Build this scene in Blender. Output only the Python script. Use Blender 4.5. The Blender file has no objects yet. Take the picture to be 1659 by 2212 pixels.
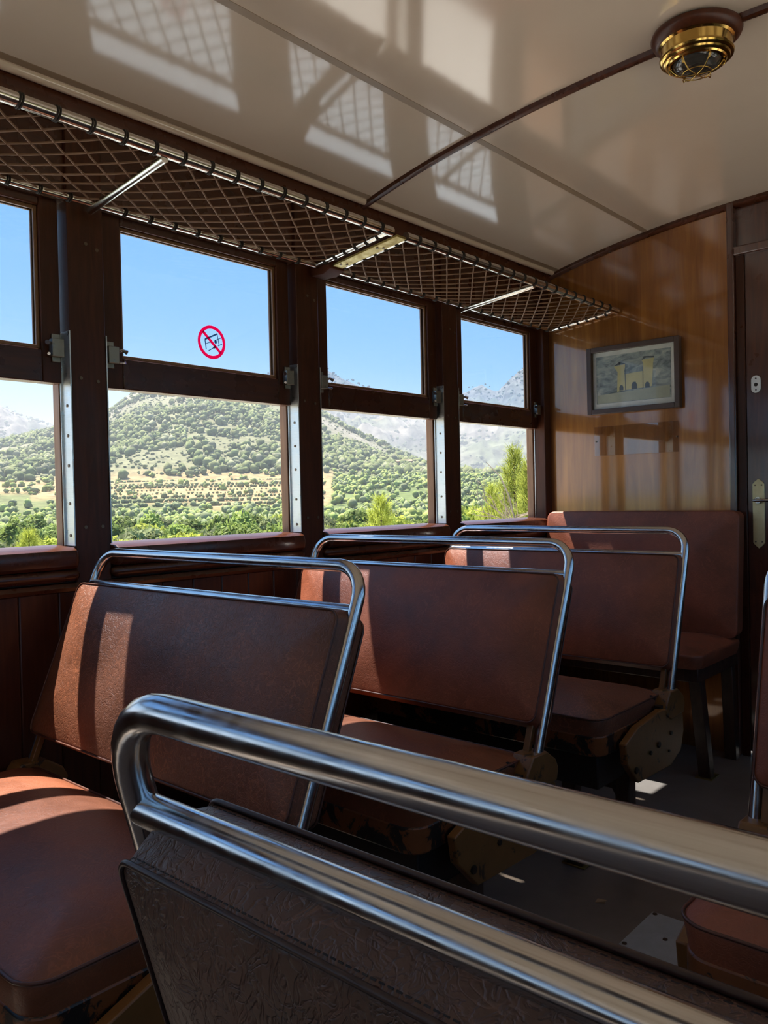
import bpy, math, random
import numpy as np
from mathutils import Vector, Matrix

SC = bpy.context.scene
C = SC.collection
R = math.radians

# ------------------------------------------------------------------ camera
cam_d = bpy.data.cameras.new('camera'); cam = bpy.data.objects.new('camera', cam_d); C.objects.link(cam)
yaw, pit, rol = R(41.748), R(-.9228), R(-1.2376)
f_ = Vector((-math.sin(yaw)*math.cos(pit), math.cos(yaw)*math.cos(pit), math.sin(pit)))
r_ = Vector((math.cos(yaw), math.sin(yaw), 0)); u_ = r_.cross(f_)
rr = math.cos(rol)*r_ + math.sin(rol)*u_; uu = -math.sin(rol)*r_ + math.cos(rol)*u_
EYE = Vector((0, 0, 1.04))
cam.matrix_world = Matrix(((rr.x, uu.x, -f_.x, 0), (rr.y, uu.y, -f_.y, 0), (rr.z, uu.z, -f_.z, EYE.z), (0, 0, 0, 1)))
FOC = 1750.0
cam_d.sensor_fit = 'HORIZONTAL'; cam_d.sensor_width = 36.0; cam_d.lens = FOC/1659*36.0
cam_d.clip_start = .02; cam_d.clip_end = 8000
SC.camera = cam

def view_dir(u, v):                       # direction seen at a place of the photograph: surveys the far landscape
    d = rr*((u-829.5)/FOC) - uu*((v-1106)/FOC) + f_
    return d

# ------------------------------------------------------------------ sky, sun, exposure
W = bpy.data.worlds.new('sky'); SC.world = W; W.use_nodes = True
nt = W.node_tree; nt.nodes.clear()
wo = nt.nodes.new('ShaderNodeOutputWorld'); bg = nt.nodes.new('ShaderNodeBackground')
tc = nt.nodes.new('ShaderNodeTexCoord'); sep = nt.nodes.new('ShaderNodeSeparateXYZ'); rp = nt.nodes.new('ShaderNodeValToRGB')
nt.links.new(tc.outputs['Generated'], sep.inputs[0]); nt.links.new(sep.outputs['Z'], rp.inputs[0])
nt.links.new(rp.outputs[0], bg.inputs[0]); nt.links.new(bg.outputs[0], wo.inputs[0])
e = rp.color_ramp.elements
e[0].position = 0.0; e[0].color = (.34, .66, .98, 1)
e[1].position = 1.0; e[1].color = (.20, .42, .90, 1)
x = e.new(.12); x.color = (.33, .64, .98, 1)
x = e.new(.38); x.color = (.27, .55, .98, 1)
bg.inputs[1].default_value = 1.0

sun_d = bpy.data.lights.new('sun', 'SUN'); sun = bpy.data.objects.new('sun', sun_d); C.objects.link(sun)
sun_d.energy = 12.0; sun_d.color = (1.0, .93, .82); sun_d.angle = R(.53)
SUN_EL = R(65.4); hz = Vector((1.0, 0.0, 0)).normalized()
sdir = hz*math.cos(SUN_EL) + Vector((0, 0, -math.sin(SUN_EL)))
sun.rotation_euler = sdir.to_track_quat('-Z', 'Y').to_euler()
sun.location = (-6, -6, 12)

SC.view_settings.view_transform = 'Standard'; SC.view_settings.look = 'None'
SC.view_settings.exposure = 0.36; SC.view_settings.gamma = 1.0; SC.view_settings.use_curve_mapping = False
SC.cycles.max_bounces = 10; SC.cycles.diffuse_bounces = 6; SC.cycles.glossy_bounces = 6; SC.cycles.transparent_max_bounces = 12
SC.cycles.sample_clamp_indirect = 8.0
SC.cycles.caustics_reflective = False; SC.cycles.caustics_refractive = False

# ------------------------------------------------------------------ material helpers
def N(m, t, **kw):
    n = m.node_tree.nodes.new(t)
    for k, v in kw.items(): setattr(n, k, v)
    return n
def new_mat(name):
    m = bpy.data.materials.new(name); m.use_nodes = True
    b = m.node_tree.nodes['Principled BSDF']
    return m, b
def L(m, a, b): m.node_tree.links.new(a, b)
def coords(m, scale=(1, 1, 1), out='Object'):
    t = N(m, 'ShaderNodeTexCoord'); mp = N(m, 'ShaderNodeMapping'); mp.inputs['Scale'].default_value = scale
    L(m, t.outputs[out], mp.inputs[0]); return mp.outputs[0]
def noise(m, vec, sc, det=4, rough=.55, dist=0.):
    n = N(m, 'ShaderNodeTexNoise'); n.inputs['Scale'].default_value = sc; n.inputs['Detail'].default_value = det
    n.inputs['Roughness'].default_value = rough; n.inputs['Distortion'].default_value = dist
    L(m, vec, n.inputs['Vector']); return n.outputs['Fac']
def ramp(m, fac, stops, interp='LINEAR'):
    r = N(m, 'ShaderNodeValToRGB'); el = r.color_ramp.elements; r.color_ramp.interpolation = interp
    el[0].position = stops[0][0]; el[0].color = (*stops[0][1], 1) if len(stops[0][1]) == 3 else stops[0][1]
    el[1].position = stops[-1][0]; el[1].color = (*stops[-1][1], 1)
    for p, c in stops[1:-1]:
        q = el.new(p); q.color = (*c, 1)
    L(m, fac, r.inputs[0]); return r.outputs[0]
def g(v): return (v, v, v)
def mixc(m, fac, a, b, mode='MIX'):
    n = N(m, 'ShaderNodeMix'); n.data_type = 'RGBA'; n.blend_type = mode
    for s, v in ((n.inputs[0], fac), (n.inputs[6], a), (n.inputs[7], b)):
        if isinstance(v, (int, float)): s.default_value = v
        elif isinstance(v, tuple): s.default_value = (*v, 1)
        else: L(m, v, s)
    return n.outputs[2]
def bump(m, b, h, strength, dist):
    n = N(m, 'ShaderNodeBump'); n.inputs['Strength'].default_value = strength; n.inputs['Distance'].default_value = dist
    L(m, h, n.inputs['Height']); L(m, n.outputs[0], b.inputs['Normal']); return n

def wood(name, c1, c2, stretch=(14, 14, 1.2), rough=.3, spec=.5, grain=3.0, bmp=.08):
    m, b = new_mat(name)
    v = coords(m, stretch)
    n = noise(m, v, grain, 6, .6, 1.2)
    col = ramp(m, n, [(.3, c1), (.72, c2)])
    n2 = noise(m, coords(m, tuple(s*3 for s in stretch)), grain, 3)
    col = mixc(m, ramp(m, n2, [(.35, g(.0)), (.75, g(.35))]), col, tuple(q*.55 for q in c1))
    L(m, col, b.inputs['Base Color'])
    L(m, ramp(m, noise(m, coords(m, (6, 6, 6)), 2, 3), [(.3, g(rough*.8)), (.7, g(rough*1.25))]), b.inputs['Roughness'])
    b.inputs['Specular IOR Level'].default_value = spec
    bump(m, b, n2, bmp, .001)
    return m
def varnish(m, ior, rough, w=1.0):
    b = m.node_tree.nodes['Principled BSDF']; b.inputs['Coat Weight'].default_value = w; b.inputs['Coat IOR'].default_value = ior; b.inputs['Coat Roughness'].default_value = rough
def leather(name, c, dark=.55, rough=.36, wr=.35, big=22., pale=1.5, lines=.35):
    m, b = new_mat(name)
    v = coords(m)
    n = noise(m, v, 7, 4, .6)
    col = ramp(m, n, [(.3, tuple(q*dark for q in c)), (.7, c)])
    # creases: thin veins where warped noise crosses its middle, in patches
    def veins(sc, di, wd):
        k = noise(m, v, sc, 2.5, .5, di); d = N(m, 'ShaderNodeMath'); d.operation = 'SUBTRACT'; L(m, k, d.inputs[0]); d.inputs[1].default_value = .5
        a = N(m, 'ShaderNodeMath'); a.operation = 'ABSOLUTE'; L(m, d.outputs[0], a.inputs[0])
        return ramp(m, a.outputs[0], [(.0, g(0)), (wd, g(1))])
    patch = ramp(m, noise(m, v, 8, 3), [(.38, g(0)), (.60, g(1))])
    v1, v2 = veins(big, 2.2, .035), veins(big*2.3, 1.6, .06)
    crease = mixc(m, patch, mixc(m, .35, g(1.0), v2), mixc(m, .5, v1, v2))
    fine = noise(m, v, 300, 2, .6)
    h = mixc(m, .18, crease, fine)
    bump(m, b, h, wr, .0018)
    inv = N(m, 'ShaderNodeInvert'); L(m, v1, inv.inputs['Color'])
    col = mixc(m, mixc(m, mixc(m, 1.0, inv.outputs[0], g(lines), 'MULTIPLY'), g(0), mixc(m, 1.0, g(1), patch, 'SUBTRACT')), col, tuple(min(1, q*pale) for q in c))
    L(m, col, b.inputs['Base Color'])
    L(m, ramp(m, n, [(.3, g(rough*.85)), (.7, g(rough*1.2))]), b.inputs['Roughness'])
    b.inputs['Specular IOR Level'].default_value = .55
    return m
def metal(name, c, rough, var=.35, brushed=(1, 60, 60)):
    m, b = new_mat(name)
    b.inputs['Metallic'].default_value = 1
    n = noise(m, coords(m, brushed), 14, 4)
    L(m, ramp(m, n, [(.3, tuple(q*.9 for q in c)), (.7, c)]), b.inputs['Base Color'])
    L(m, ramp(m, noise(m, coords(m, (20, 20, 20)), 3, 4), [(.3, g(rough*(1-var))), (.7, g(rough*(1+var)))]), b.inputs['Roughness'])
    bump(m, b, noise(m, coords(m, brushed), 60, 2), .02, .0005)
    return m
def paint(name, c, rough=.4, chips=None, spec=.5, scale=18, amt=.6):
    m, b = new_mat(name)
    v = coords(m)
    n = noise(m, v, scale, 5, .65)
    col = ramp(m, n, [(.3, tuple(q*.8 for q in c)), (.7, c)])
    if chips:
        k = ramp(m, noise(m, v, scale*.9, 6, .7, .6), [(amt, g(0)), (amt+.03, g(1))])
        col = mixc(m, k, col, chips)
    L(m, col, b.inputs['Base Color']); b.inputs['Roughness'].default_value = rough
    b.inputs['Specular IOR Level'].default_value = spec
    bump(m, b, n, .06, .001)
    return m

M = {}
M['post_wood'] = wood('dark_mahogany', (.052, .0145, .0060), (.098, .029, .0115), rough=.36, spec=.3)
M['rail_wood'] = wood('dark_mahogany_rail', (.052, .0145, .0060), (.098, .029, .0115), stretch=(14, 1.2, 14), rough=.28)
M['lit_bead_wood'] = wood('daylit_bead_wood', (.20, .10, .05), (.32, .17, .085), rough=.4)  # daylight on the beads and outer stops is painted into this lighter brown
M['plank_wood'] = wood('panel_planks', (.040, .011, .005), (.075, .023, .010), rough=.34, spec=.35)
M['veneer'] = wood('end_wall_veneer', (.25, .085, .016), (.50, .205, .044), stretch=(7, 7, .5), rough=.13, grain=2.4, bmp=.03)
M['door_wood'] = wood('door_mahogany', (.060, .017, .009), (.11, .035, .018), rough=.32, spec=.35)
M['bench_wood'] = wood('bench_leg_wood', (.035, .014, .008), (.07, .03, .016), rough=.5)
M['leather_red'] = leather('red_brown_leather', (.31, .085, .038), rough=.50)
M['leather_brown'] = leather('worn_brown_leather', (.235, .080, .038), rough=.48, wr=.6, big=30, pale=1.9, lines=.55)
M['leather_dark'] = leather('dark_brown_leather', (.125, .056, .033), rough=.46, wr=.7, big=26, pale=2.2, lines=.6)
M['leather_seat'] = leather('tan_seat_leather', (.25, .072, .027), rough=.46, wr=.3)
M['steel'] = metal('polished_steel', (.62, .62, .63), .20)
M['rack_steel'] = metal('rack_tube_steel', (.62, .58, .52), .2)
M['aluminium'] = metal('aluminium_channel', (.78, .79, .78), .38)
M['dull_metal'] = metal('dull_latch_metal', (.30, .29, .25), .4)
M['brass'] = metal('brass', (.62, .40, .11), .16)
M['pale_brass'] = metal('pale_brass', (.40, .31, .11), .5)
M['plate_brass'] = metal('polished_plate_brass', (.80, .70, .40), .45)
M['tan_paint'] = paint('worn_tan_paint', (.20, .085, .022), .42, (.03, .016, .008))
M['base_paint'] = paint('chipped_base_paint', (.21, .065, .018), .42, (.012, .010, .008), amt=.48)
M['dark_paint'] = paint('dark_underframe', (.018, .009, .006), .55)
M['cord'] = paint('net_cord', (.23, .13, .075), .8)
M['tie_cord'] = paint('dark_tie_cord', (.025, .018, .014), .7)
M['screw'] = metal('screw_metal', (.20, .15, .11), .45)
M['piping'] = paint('leather_piping', (.10, .032, .018), .42)
M['piping_dark'] = paint('dark_leather_piping', (.045, .020, .015), .4)
M['thread'] = paint('stitch_thread', (.02, .014, .012), .7)

varnish(M['veneer'], 1.7, .07); q_ = M['veneer'].node_tree.nodes['Principled BSDF']      # the fibres under the varnish shine in the wood's own colour
q_.inputs['Metallic'].default_value = .55; [M['veneer'].node_tree.links.remove(l) for l in list(q_.inputs['Roughness'].links)]; q_.inputs['Roughness'].default_value = .30; varnish(M['door_wood'], 1.6, .12)
m, b = new_mat('glossy_cream_enamel')
n = noise(m, coords(m), 1.6, 4)
L(m, ramp(m, n, [(.3, (.68, .555, .43)), (.7, (.74, .62, .49))]), b.inputs['Base Color'])
b.inputs['Roughness'].default_value = .085; b.inputs['Specular IOR Level'].default_value = .85
bump(m, b, noise(m, coords(m), 9, 2), .03, .004)
M['ceiling'] = m

m, b = new_mat('grey_linoleum')
n = noise(m, coords(m), 5, 6, .65)
L(m, ramp(m, n, [(.3, (.155, .122, .098)), (.7, (.22, .178, .148))]), b.inputs['Base Color'])
b.inputs['Roughness'].default_value = .42
bump(m, b, noise(m, coords(m), 160, 3), .05, .001)
M['floor'] = m

def glass(name, tint, refl):
    m = bpy.data.materials.new(name); m.use_nodes = True; t = m.node_tree; t.nodes.clear()
    o = N(m, 'ShaderNodeOutputMaterial'); mx = N(m, 'ShaderNodeMixShader'); tr = N(m, 'ShaderNodeBsdfTransparent'); gl = N(m, 'ShaderNodeBsdfGlossy')
    fr = N(m, 'ShaderNodeFresnel'); fr.inputs[0].default_value = refl; gl.inputs['Roughness'].default_value = .01
    tr.inputs[0].default_value = (*tint, 1)
    ge = N(m, 'ShaderNodeNewGeometry'); fm = N(m, 'ShaderNodeMath'); fm.operation = 'MULTIPLY_ADD'      # reflect on the outside of the slab only
    fm.inputs[1].default_value = -1.0; L(m, ge.outputs['Backfacing'], fm.inputs[0]); fm.inputs[2].default_value = 1.0
    fk = N(m, 'ShaderNodeMath'); fk.operation = 'MULTIPLY'; L(m, fr.outputs[0], fk.inputs[0]); L(m, fm.outputs[0], fk.inputs[1])
    L(m, fk.outputs[0], mx.inputs[0]); L(m, tr.outputs[0], mx.inputs[1]); L(m, gl.outputs[0], mx.inputs[2]); L(m, mx.outputs[0], o.inputs[0])
    return m
M['pane'] = glass('clear_pane_glass', (.97, .98, .98), 1.45)
M['tinted_pane'] = glass('sun_tinted_pane_glass', (.80, .87, .95), 1.45)
M['acrylic'] = glass('clear_acrylic', (.90, .88, .86), 1.9)
m, b = new_mat('lamp_glass'); b.inputs['Base Color'].default_value = (.10, .095, .085, 1); b.inputs['Roughness'].default_value = .12
b.inputs['Transmission Weight'].default_value = .55
M['lamp_glass'] = m

# ------------------------------------------------------------------ mesh helpers
class MB:
    def __init__(s): s.v = []; s.f = []
    def add(s, vs, fs):
        o = len(s.v); s.v += [tuple(p) for p in vs]; s.f += [tuple(i+o for i in f) for f in fs]; return s
    def box(s, x0, y0, z0, x1, y1, z1):
        x0, x1 = min(x0, x1), max(x0, x1); y0, y1 = min(y0, y1), max(y0, y1); z0, z1 = min(z0, z1), max(z0, z1)
        v = [(x0,y0,z0),(x1,y0,z0),(x1,y1,z0),(x0,y1,z0),(x0,y0,z1),(x1,y0,z1),(x1,y1,z1),(x0,y1,z1)]
        return s.add(v, [(0,3,2,1),(4,5,6,7),(0,1,5,4),(1,2,6,5),(2,3,7,6),(3,0,4,7)])
    def prism(s, poly, axis, a0, a1):      # poly in the two other axes, counter-clockwise or not
        n = len(poly)
        def P(p, a): return (a, p[0], p[1]) if axis == 'x' else ((p[0], a, p[1]) if axis == 'y' else (p[0], p[1], a))
        vs = [P(p, a0) for p in poly] + [P(p, a1) for p in poly]
        fs = [tuple(range(n-1, -1, -1)), tuple(range(n, 2*n))] + [(i, (i+1) % n, n+(i+1) % n, n+i) for i in range(n)]
        return s.add(vs, fs)
    def sweep(s, pts, r, n=12, closed=False, cap=True):
        P = [Vector(p) for p in pts]; k = len(P); rad = r if isinstance(r, (list, tuple)) else [r]*k
        T = []
        for i in range(k):
            a = P[(i-1) % k] if (closed or i > 0) else P[i]; c = P[(i+1) % k] if (closed or i < k-1) else P[i]
            T.append((c-a).normalized())
        up = Vector((0, 0, 1)) if abs(T[0].z) < .9 else Vector((1, 0, 0))
        nx = T[0].cross(up).normalized(); rings = []; vs = []
        for i in range(k):
            nx = (nx - T[i]*nx.dot(T[i])).normalized(); ny = T[i].cross(nx)
            for j in range(n):
                a = 2*math.pi*j/n
                vs.append(P[i] + (nx*math.cos(a) + ny*math.sin(a))*rad[i])
        fs = []
        for i in range(k if closed else k-1):
            i2 = (i+1) % k
            for j in range(n): fs.append((i*n+j, i*n+(j+1) % n, i2*n+(j+1) % n, i2*n+j))
        if cap and not closed:
            fs.append(tuple(range(n-1, -1, -1))); fs.append(tuple(range((k-1)*n, k*n)))
        return s.add(vs, fs)
    def lathe(s, prof, n=32, c=(0, 0, 0), sx=1.):
        vs = []; k = len(prof)
        for rad, z in prof:
            for j in range(n):
                a = 2*math.pi*j/n; vs.append((c[0]+rad*math.cos(a), c[1]+rad*math.sin(a), c[2]+z))
        fs = [(i*n+j, i*n+(j+1) % n, (i+1)*n+(j+1) % n, (i+1)*n+j) for i in range(k-1) for j in range(n)]
        fs += [tuple(range(n-1, -1, -1)), tuple(range((k-1)*n, k*n))]
        return s.add(vs, fs)
    def loft(s, rings, cap0=True, cap1=True):
        n = len(rings[0]); k = len(rings); vs = [p for q in rings for p in q]
        fs = [(i*n+j, i*n+(j+1) % n, (i+1)*n+(j+1) % n, (i+1)*n+j) for i in range(k-1) for j in range(n)]
        if cap0: fs.append(tuple(range(n-1, -1, -1)))
        if cap1: fs.append(tuple(range((k-1)*n, k*n)))
        return s.add(vs, fs)
    def xf(s, mat):
        s.v = [tuple(mat @ Vector(p)) for p in s.v]; return s

def mesh(name, mb, mat, smooth=True, ang=35):
    me = bpy.data.meshes.new(name); me.from_pydata(mb.v, [], mb.f); me.update()
    import bmesh
    bm = bmesh.new(); bm.from_mesh(me); bmesh.ops.recalc_face_normals(bm, faces=bm.faces); bm.to_mesh(me); bm.free()
    if smooth:
        me.polygons.foreach_set('use_smooth', [True]*len(me.polygons)); me.set_sharp_from_angle(angle=R(ang))
    if mat: me.materials.append(mat)
    return me
def inst(name, me, parent=None, loc=(0, 0, 0), rz=0, bevel=0):
    o = bpy.data.objects.new(name, me); C.objects.link(o); o.location = loc; o.rotation_euler = (0, 0, rz)
    if parent: o.parent = parent
    if bevel:
        b = o.modifiers.new('bevel', 'BEVEL'); b.width = bevel; b.segments = 2; b.limit_method = 'ANGLE'; b.angle_limit = R(40)
    return o
def obj(name, mb, mat, parent=None, loc=(0, 0, 0), rz=0, bevel=0, label=None, ang=35, smooth=True):
    o = inst(name, mesh(name, mb, mat, smooth, ang), parent, loc, rz, bevel)
    if label: o['label'] = label
    return o
def tag(o, label, cat, group=None, kind=None):
    o['label'] = label; o['category'] = cat
    if group: o['group'] = group
    if kind: o['kind'] = kind
    return o
def struct(o, label=None):
    o['kind'] = 'structure'
    if label: o['label'] = label
    return o
def empty(name, loc=(0, 0, 0), rz=0):
    o = bpy.data.objects.new(name, None); C.objects.link(o); o.location = loc; o.rotation_euler = (0, 0, rz); o.empty_display_size = .05
    return o
def arc(c, r, a0, a1, n, plane='xz'):
    out = []
    for i in range(n+1):
        a = a0 + (a1-a0)*i/n; p, q = c[0]+r*math.cos(a), c[1]+r*math.sin(a)
        out.append((p, q))
    return out
def rrect(hx, hy, r, seg=6):
    r = max(min(r, hx-1e-4, hy-1e-4), 1e-4); pts = []
    for cx_, cy_, a in ((hx-r, hy-r, 0), (-hx+r, hy-r, 90), (-hx+r, -hy+r, 180), (hx-r, -hy+r, 270)):
        for i in range(seg+1):
            t = R(a + 90*i/seg); pts.append((cx_+r*math.cos(t), cy_+r*math.sin(t)))
    # straight runs get intermediate points so that bulges stay smooth
    out = []
    for i, p in enumerate(pts):
        q = pts[(i+1) % len(pts)]; out.append(p)
        if i % (seg+1) == seg:
            for k in range(1, 8): out.append((p[0]+(q[0]-p[0])*k/8, p[1]+(q[1]-p[1])*k/8))
    return out

# ------------------------------------------------------------------ the carriage shell
XL, XR = -1.92, .50                       # faces of the side walls
XM = (XL+XR)/2
Y0, YE = -7.60, 3.30                      # rear and front end walls
PITCH, P0 = .76, 1.042
SILL = .936
def ceil_z(x):
    d = x-XM; return 2.178 - .078*d*d - .012*d**4

fl = MB().box(XL-.10, Y0-.05, -.06, XR+.10, YE+.05, 0)
struct(obj('floor', fl, M['floor']), 'grey linoleum floor of the railway carriage')

# ceiling: a curved sheet with thickness
mb = MB(); xs = [XL-.06 + (XR-XL+.12)*i/48 for i in range(49)]
top = [(x, ceil_z(x)) for x in xs]; poly = top + [(x, ceil_z(x)+.05) for x in reversed(xs)]
mb.prism(poly, 'y', Y0-.03, YE+.05)
ce = struct(obj('ceiling', mb, M['ceiling'], ang=30), 'glossy cream painted vaulted carriage ceiling')
seam_shade_m = paint('aged_seam_and_cove_shade', (.36, .26, .17), .35, scale=6)
for sx in (-1, 1):                        # flush board joint, a strip painting the cove's shade, and its cream bead
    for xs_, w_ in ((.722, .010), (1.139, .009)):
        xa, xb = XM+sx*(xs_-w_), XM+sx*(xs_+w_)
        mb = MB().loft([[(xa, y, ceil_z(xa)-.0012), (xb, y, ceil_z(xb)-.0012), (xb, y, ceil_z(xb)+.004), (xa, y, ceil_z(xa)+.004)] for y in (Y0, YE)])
        obj('seam_and_shade', mb, seam_shade_m, ce, label='aged brown seam strip along the ceiling, shade painted in by the cove')
    xb = XM+sx*1.166
    obj('cove_bead', MB().sweep([(xb, Y0, ceil_z(xb)+.002), (xb, YE, ceil_z(xb)+.002)], .013, 14), M['ceiling'], ce)
for k, yr in enumerate((2.047, .527, -.993, -2.513, -4.033, -5.553)):   # ribs across the ceiling
    mb = MB(); pts = []
    rings = []
    for i in range(49):
        x = XL+.02 + (XR-XL-.04)*i/48; z = ceil_z(x)
        rings.append([(x, yr-.016, z+.004), (x, yr-.011, z-.011), (x, yr, z-.015), (x, yr+.011, z-.011), (x, yr+.016, z+.004)])
    mb.loft(rings)
    struct(obj('trim_%d' % (k+1), mb, M['rail_wood'], ang=50), 'narrow mahogany rib across the cream ceiling')

def mirror(mb, side):
    if side > 0: mb.v = [(2*XM-p[0], p[1], p[2]) for p in mb.v]
    return mb
POSTS = [P0+PITCH*k for k in range(-11, 4)]
def cyl_x(mb, x0, x1, y, z, r, n=10):
    return mb.sweep([(x0, y, z), (x1, y, z)], r, n)

def side_wall(side, name, label):
    w = struct(empty(name, ((XL if side < 0 else XR), 0, 0)), label)
    ox = (XL if side < 0 else XR)
    def part(nm, mb, mat, bevel=0, lab=None):
        mirror(mb, side); mb.v = [(p[0]-ox, p[1], p[2]) for p in mb.v]
        return obj(nm, mb, mat, w, bevel=bevel, label=lab)
    part('outer_panel', MB().box(XL-.085, Y0-.05, -.3, XL-.016, YE+.05, SILL-.02), M['plank_wood'])
    part('header_board', MB().box(XL-.085, Y0-.05, 1.797, XL-.012, YE+.05, 2.10), M['rail_wood'])
    part('cornice', MB().prism([(XL-.02, 1.985), (XL+.018, 1.99), (XL+.028, 2.005), (XL+.028, 2.045), (XL+.012, 2.062), (XL-.02, 2.075)], 'y', Y0, YE), M['rail_wood'])
    part('panel_cap', MB().prism([(XL-.02, .824), (XL+.012, .829), (XL+.016, .838), (XL+.008, .848), (XL-.02, .850)], 'y', Y0, YE), M['rail_wood'])
    part('skirting', MB().box(XL-.02, Y0, 0, XL+.014, YE, .11), M['rail_wood'], .004)
    if side < 0:
        me = None; y = Y0+.02; k = 0
        while y < YE-.02:
            if me is None:
                mb = MB().box(-.018, .0, .10, 0, .098, .829); me = mesh('plank', mb, M['plank_wood'])
            inst('plank', me, w, (0, y, 0), bevel=.004); y += .098
    else:
        part('plank_lining', MB().box(XL-.02, Y0, .1, XL, YE, .829), M['plank_wood'])
    # boards behind the luggage net, one joint over every post
    # posts
    smesh = mesh('screw', MB().sweep([(-.002, 0, 0), (.0016, 0, 0)], .0045, 10), M['screw'])
    for yp in POSTS:
        mb = MB().box(XL-.085, yp-.048, SILL-.11, XL, yp+.048, 1.99)
        p = part('post', mb, M['post_wood'], .003)
        if side < 0 and -.1 < yp < 3.2:
            for dy, z in ((-.022, 1.36), (.024, 1.355), (-.020, .985), (.026, .985), (.0, 1.70), (.030, 1.69)):
                inst('screw', smesh, p, (0, yp+dy, z))
    return w
WL = side_wall(-1, 'wall_left', 'dark mahogany window wall of the carriage')
WR = side_wall(1, 'wall_right', 'dark mahogany wall on the other side of the carriage')

def window(idx, ya, yb, side, label, plain=False):     # between the faces of two posts
    ox = XL if side < 0 else XR
    w = struct(empty('window_%d' % idx, (ox, (ya+yb)/2, 0)), label)
    yc = (ya+yb)/2
    def part(nm, mb, mat, bevel=0, lab=None, parent=None):
        mirror(mb, side); mb.v = [(p[0]-ox, p[1]-yc, p[2]) for p in mb.v]
        return obj(nm, mb, mat, parent or w, bevel=bevel, label=lab)
    xi, xo = XL-.024, XL-.062             # sash, slightly behind the faces of the posts
    ga, gb, zb, zt = ya+.062, yb-.060, 1.428, 1.777
    part('stile', MB().box(xo, ya+.004, 1.345, xi, ga, 1.83), M['post_wood'], .002)
    part('stile', MB().box(xo, gb, 1.345, xi, yb-.012, 1.83), M['post_wood'], .002)
    part('bottom_rail', MB().box(xo, ga, 1.345, xi+.001, gb, zb-.002), M['rail_wood'], .003)
    part('top_rail', MB().box(xo, ga, zt, xi+.001, gb, 1.83), M['rail_wood'], .003)
    if plain:
        part('pane', MB().box(xi-.0190, ga+.002, zb+.002, xi-.0175, gb-.002, zt-.002), M['tinted_pane' if side < 0 else 'pane'])
        part('sill', MB().box(XL-.09, ya-.003, .88, XL+.02, yb+.003, .937), M['rail_wood'], .004); return w
    t = .009; mb = MB()
    for a in (xi-.010, xi-.026):
        mb.box(a-.007, ga, zb, a, ga+t, zt); mb.box(a-.007, gb-t, zb, a, gb, zt)
        mb.box(a-.007, ga+t, zb, a, gb-t, zb+t); mb.box(a-.007, ga+t, zt-t, a, gb-t, zt)
    part('glazing_bead', mb, M['lit_bead_wood'], .0015, 'glazing bead, daylight painted into its light brown')
    part('pane', MB().box(xi-.0190, ga+.002, zb+.002, xi-.0175, gb-.002, zt-.002), M['tinted_pane' if side < 0 else 'pane'])
    # sill with rounded ends and the bead below it
    mb = MB(); prof = [(XL-.09, .90), (XL+.012, .884), (XL+.024, .892), (XL+.028, .912), (XL+.022, .930), (XL+.008, .937), (XL-.09, .941)]
    cxs = XL-.03
    rings = []
    for y, s in ((ya-.003, .55), (ya, .8), (ya+.006, .95), (ya+.014, 1), (yb-.014, 1), (yb-.006, .95), (yb, .8), (yb+.003, .55)):
        rings.append([(cxs+(px-cxs)*s if px > cxs else px, y, .915+(pz-.915)*(.6+.4*s)) for px, pz in prof])
    mb.loft(rings); part('sill', mb, M['rail_wood'])
    mb = MB(); y0, y1 = ya-.005, yb+.005
    mb.sweep([(XL+.004, y0+d, .868) for d in (0, .004, .010, .018)] + [(XL+.004, y1-d, .868) for d in (.018, .010, .004, 0)], [.004, .010, .0135, .015, .015, .0135, .010, .004], 14)
    part('sill_bead', mb, M['rail_wood'])
    # aluminium channels on the faces of the posts
    for y, s in ((ya, 1), (yb, -1)):
        mb = MB().box(XL-.041, y, SILL+.004, XL+.0015, y+.003*s, 1.475).box(XL-.043, y, SILL+.004, XL-.041, y+.008*s, 1.475)
        ch = part('channel', mb, M['aluminium'], 0, 'aluminium guide channel with screws')
        for z in (.965, 1.045, 1.14, 1.215, 1.29):
            part('screw', MB().sweep([(XL-.018, y+.002*s, z), (XL-.018, y+.0045*s, z)], .0042, 8), M['screw'], parent=ch)
        # outer stop
        part('outer_stop', MB().box(XL-.085, y, SILL, XL-.052, y+.007*s, 1.40), M['lit_bead_wood'], .002)
    # latches in the lower corners of the sash
    for y, s in ((ya+.010, 1), (yb-.014, -1)):
        mb = MB().box(xi, y, 1.408, xi+.022, y+.030*s, 1.452).box(xi-.001, y+.002*s, 1.396, xi+.006, y+.024*s, 1.466)
        la = part('latch', mb, M['dull_metal'], .0015, 'dull metal sash latch')
        mb = MB()
        mb.sweep([(xi+.012, y+.028*s, 1.440), (xi+.020, y+.040*s, 1.444), (xi+.030, y+.047*s, 1.438)], [.0045, .004, .006], 8)
        mb.sweep([(xi+.012, y+.028*s, 1.414), (xi+.020, y+.038*s, 1.410), (xi+.028, y+.043*s, 1.411)], [.003, .003, .004], 8)
        part('lever', mb, M['steel'], parent=la)
    return w
wi = 1
names = {1: 'leftmost window, cut off by the edge of the photo', 2: 'carriage window with the round red sticker', 3: 'third carriage window, between the plain posts', 4: 'last carriage window beside the end wall'}
for k in range(14):
    n_ = k-9
    window(wi, POSTS[k]+.048, min(POSTS[k+1]-.048, YE-.045), -1, names.get(n_, 'carriage window behind the camera'), n_ < 0); wi += 1
for k in range(14):
    window(wi, POSTS[k]+.048, min(POSTS[k+1]-.048, YE-.045), 1, 'window in the opposite wall', k < 9); wi += 1

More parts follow.
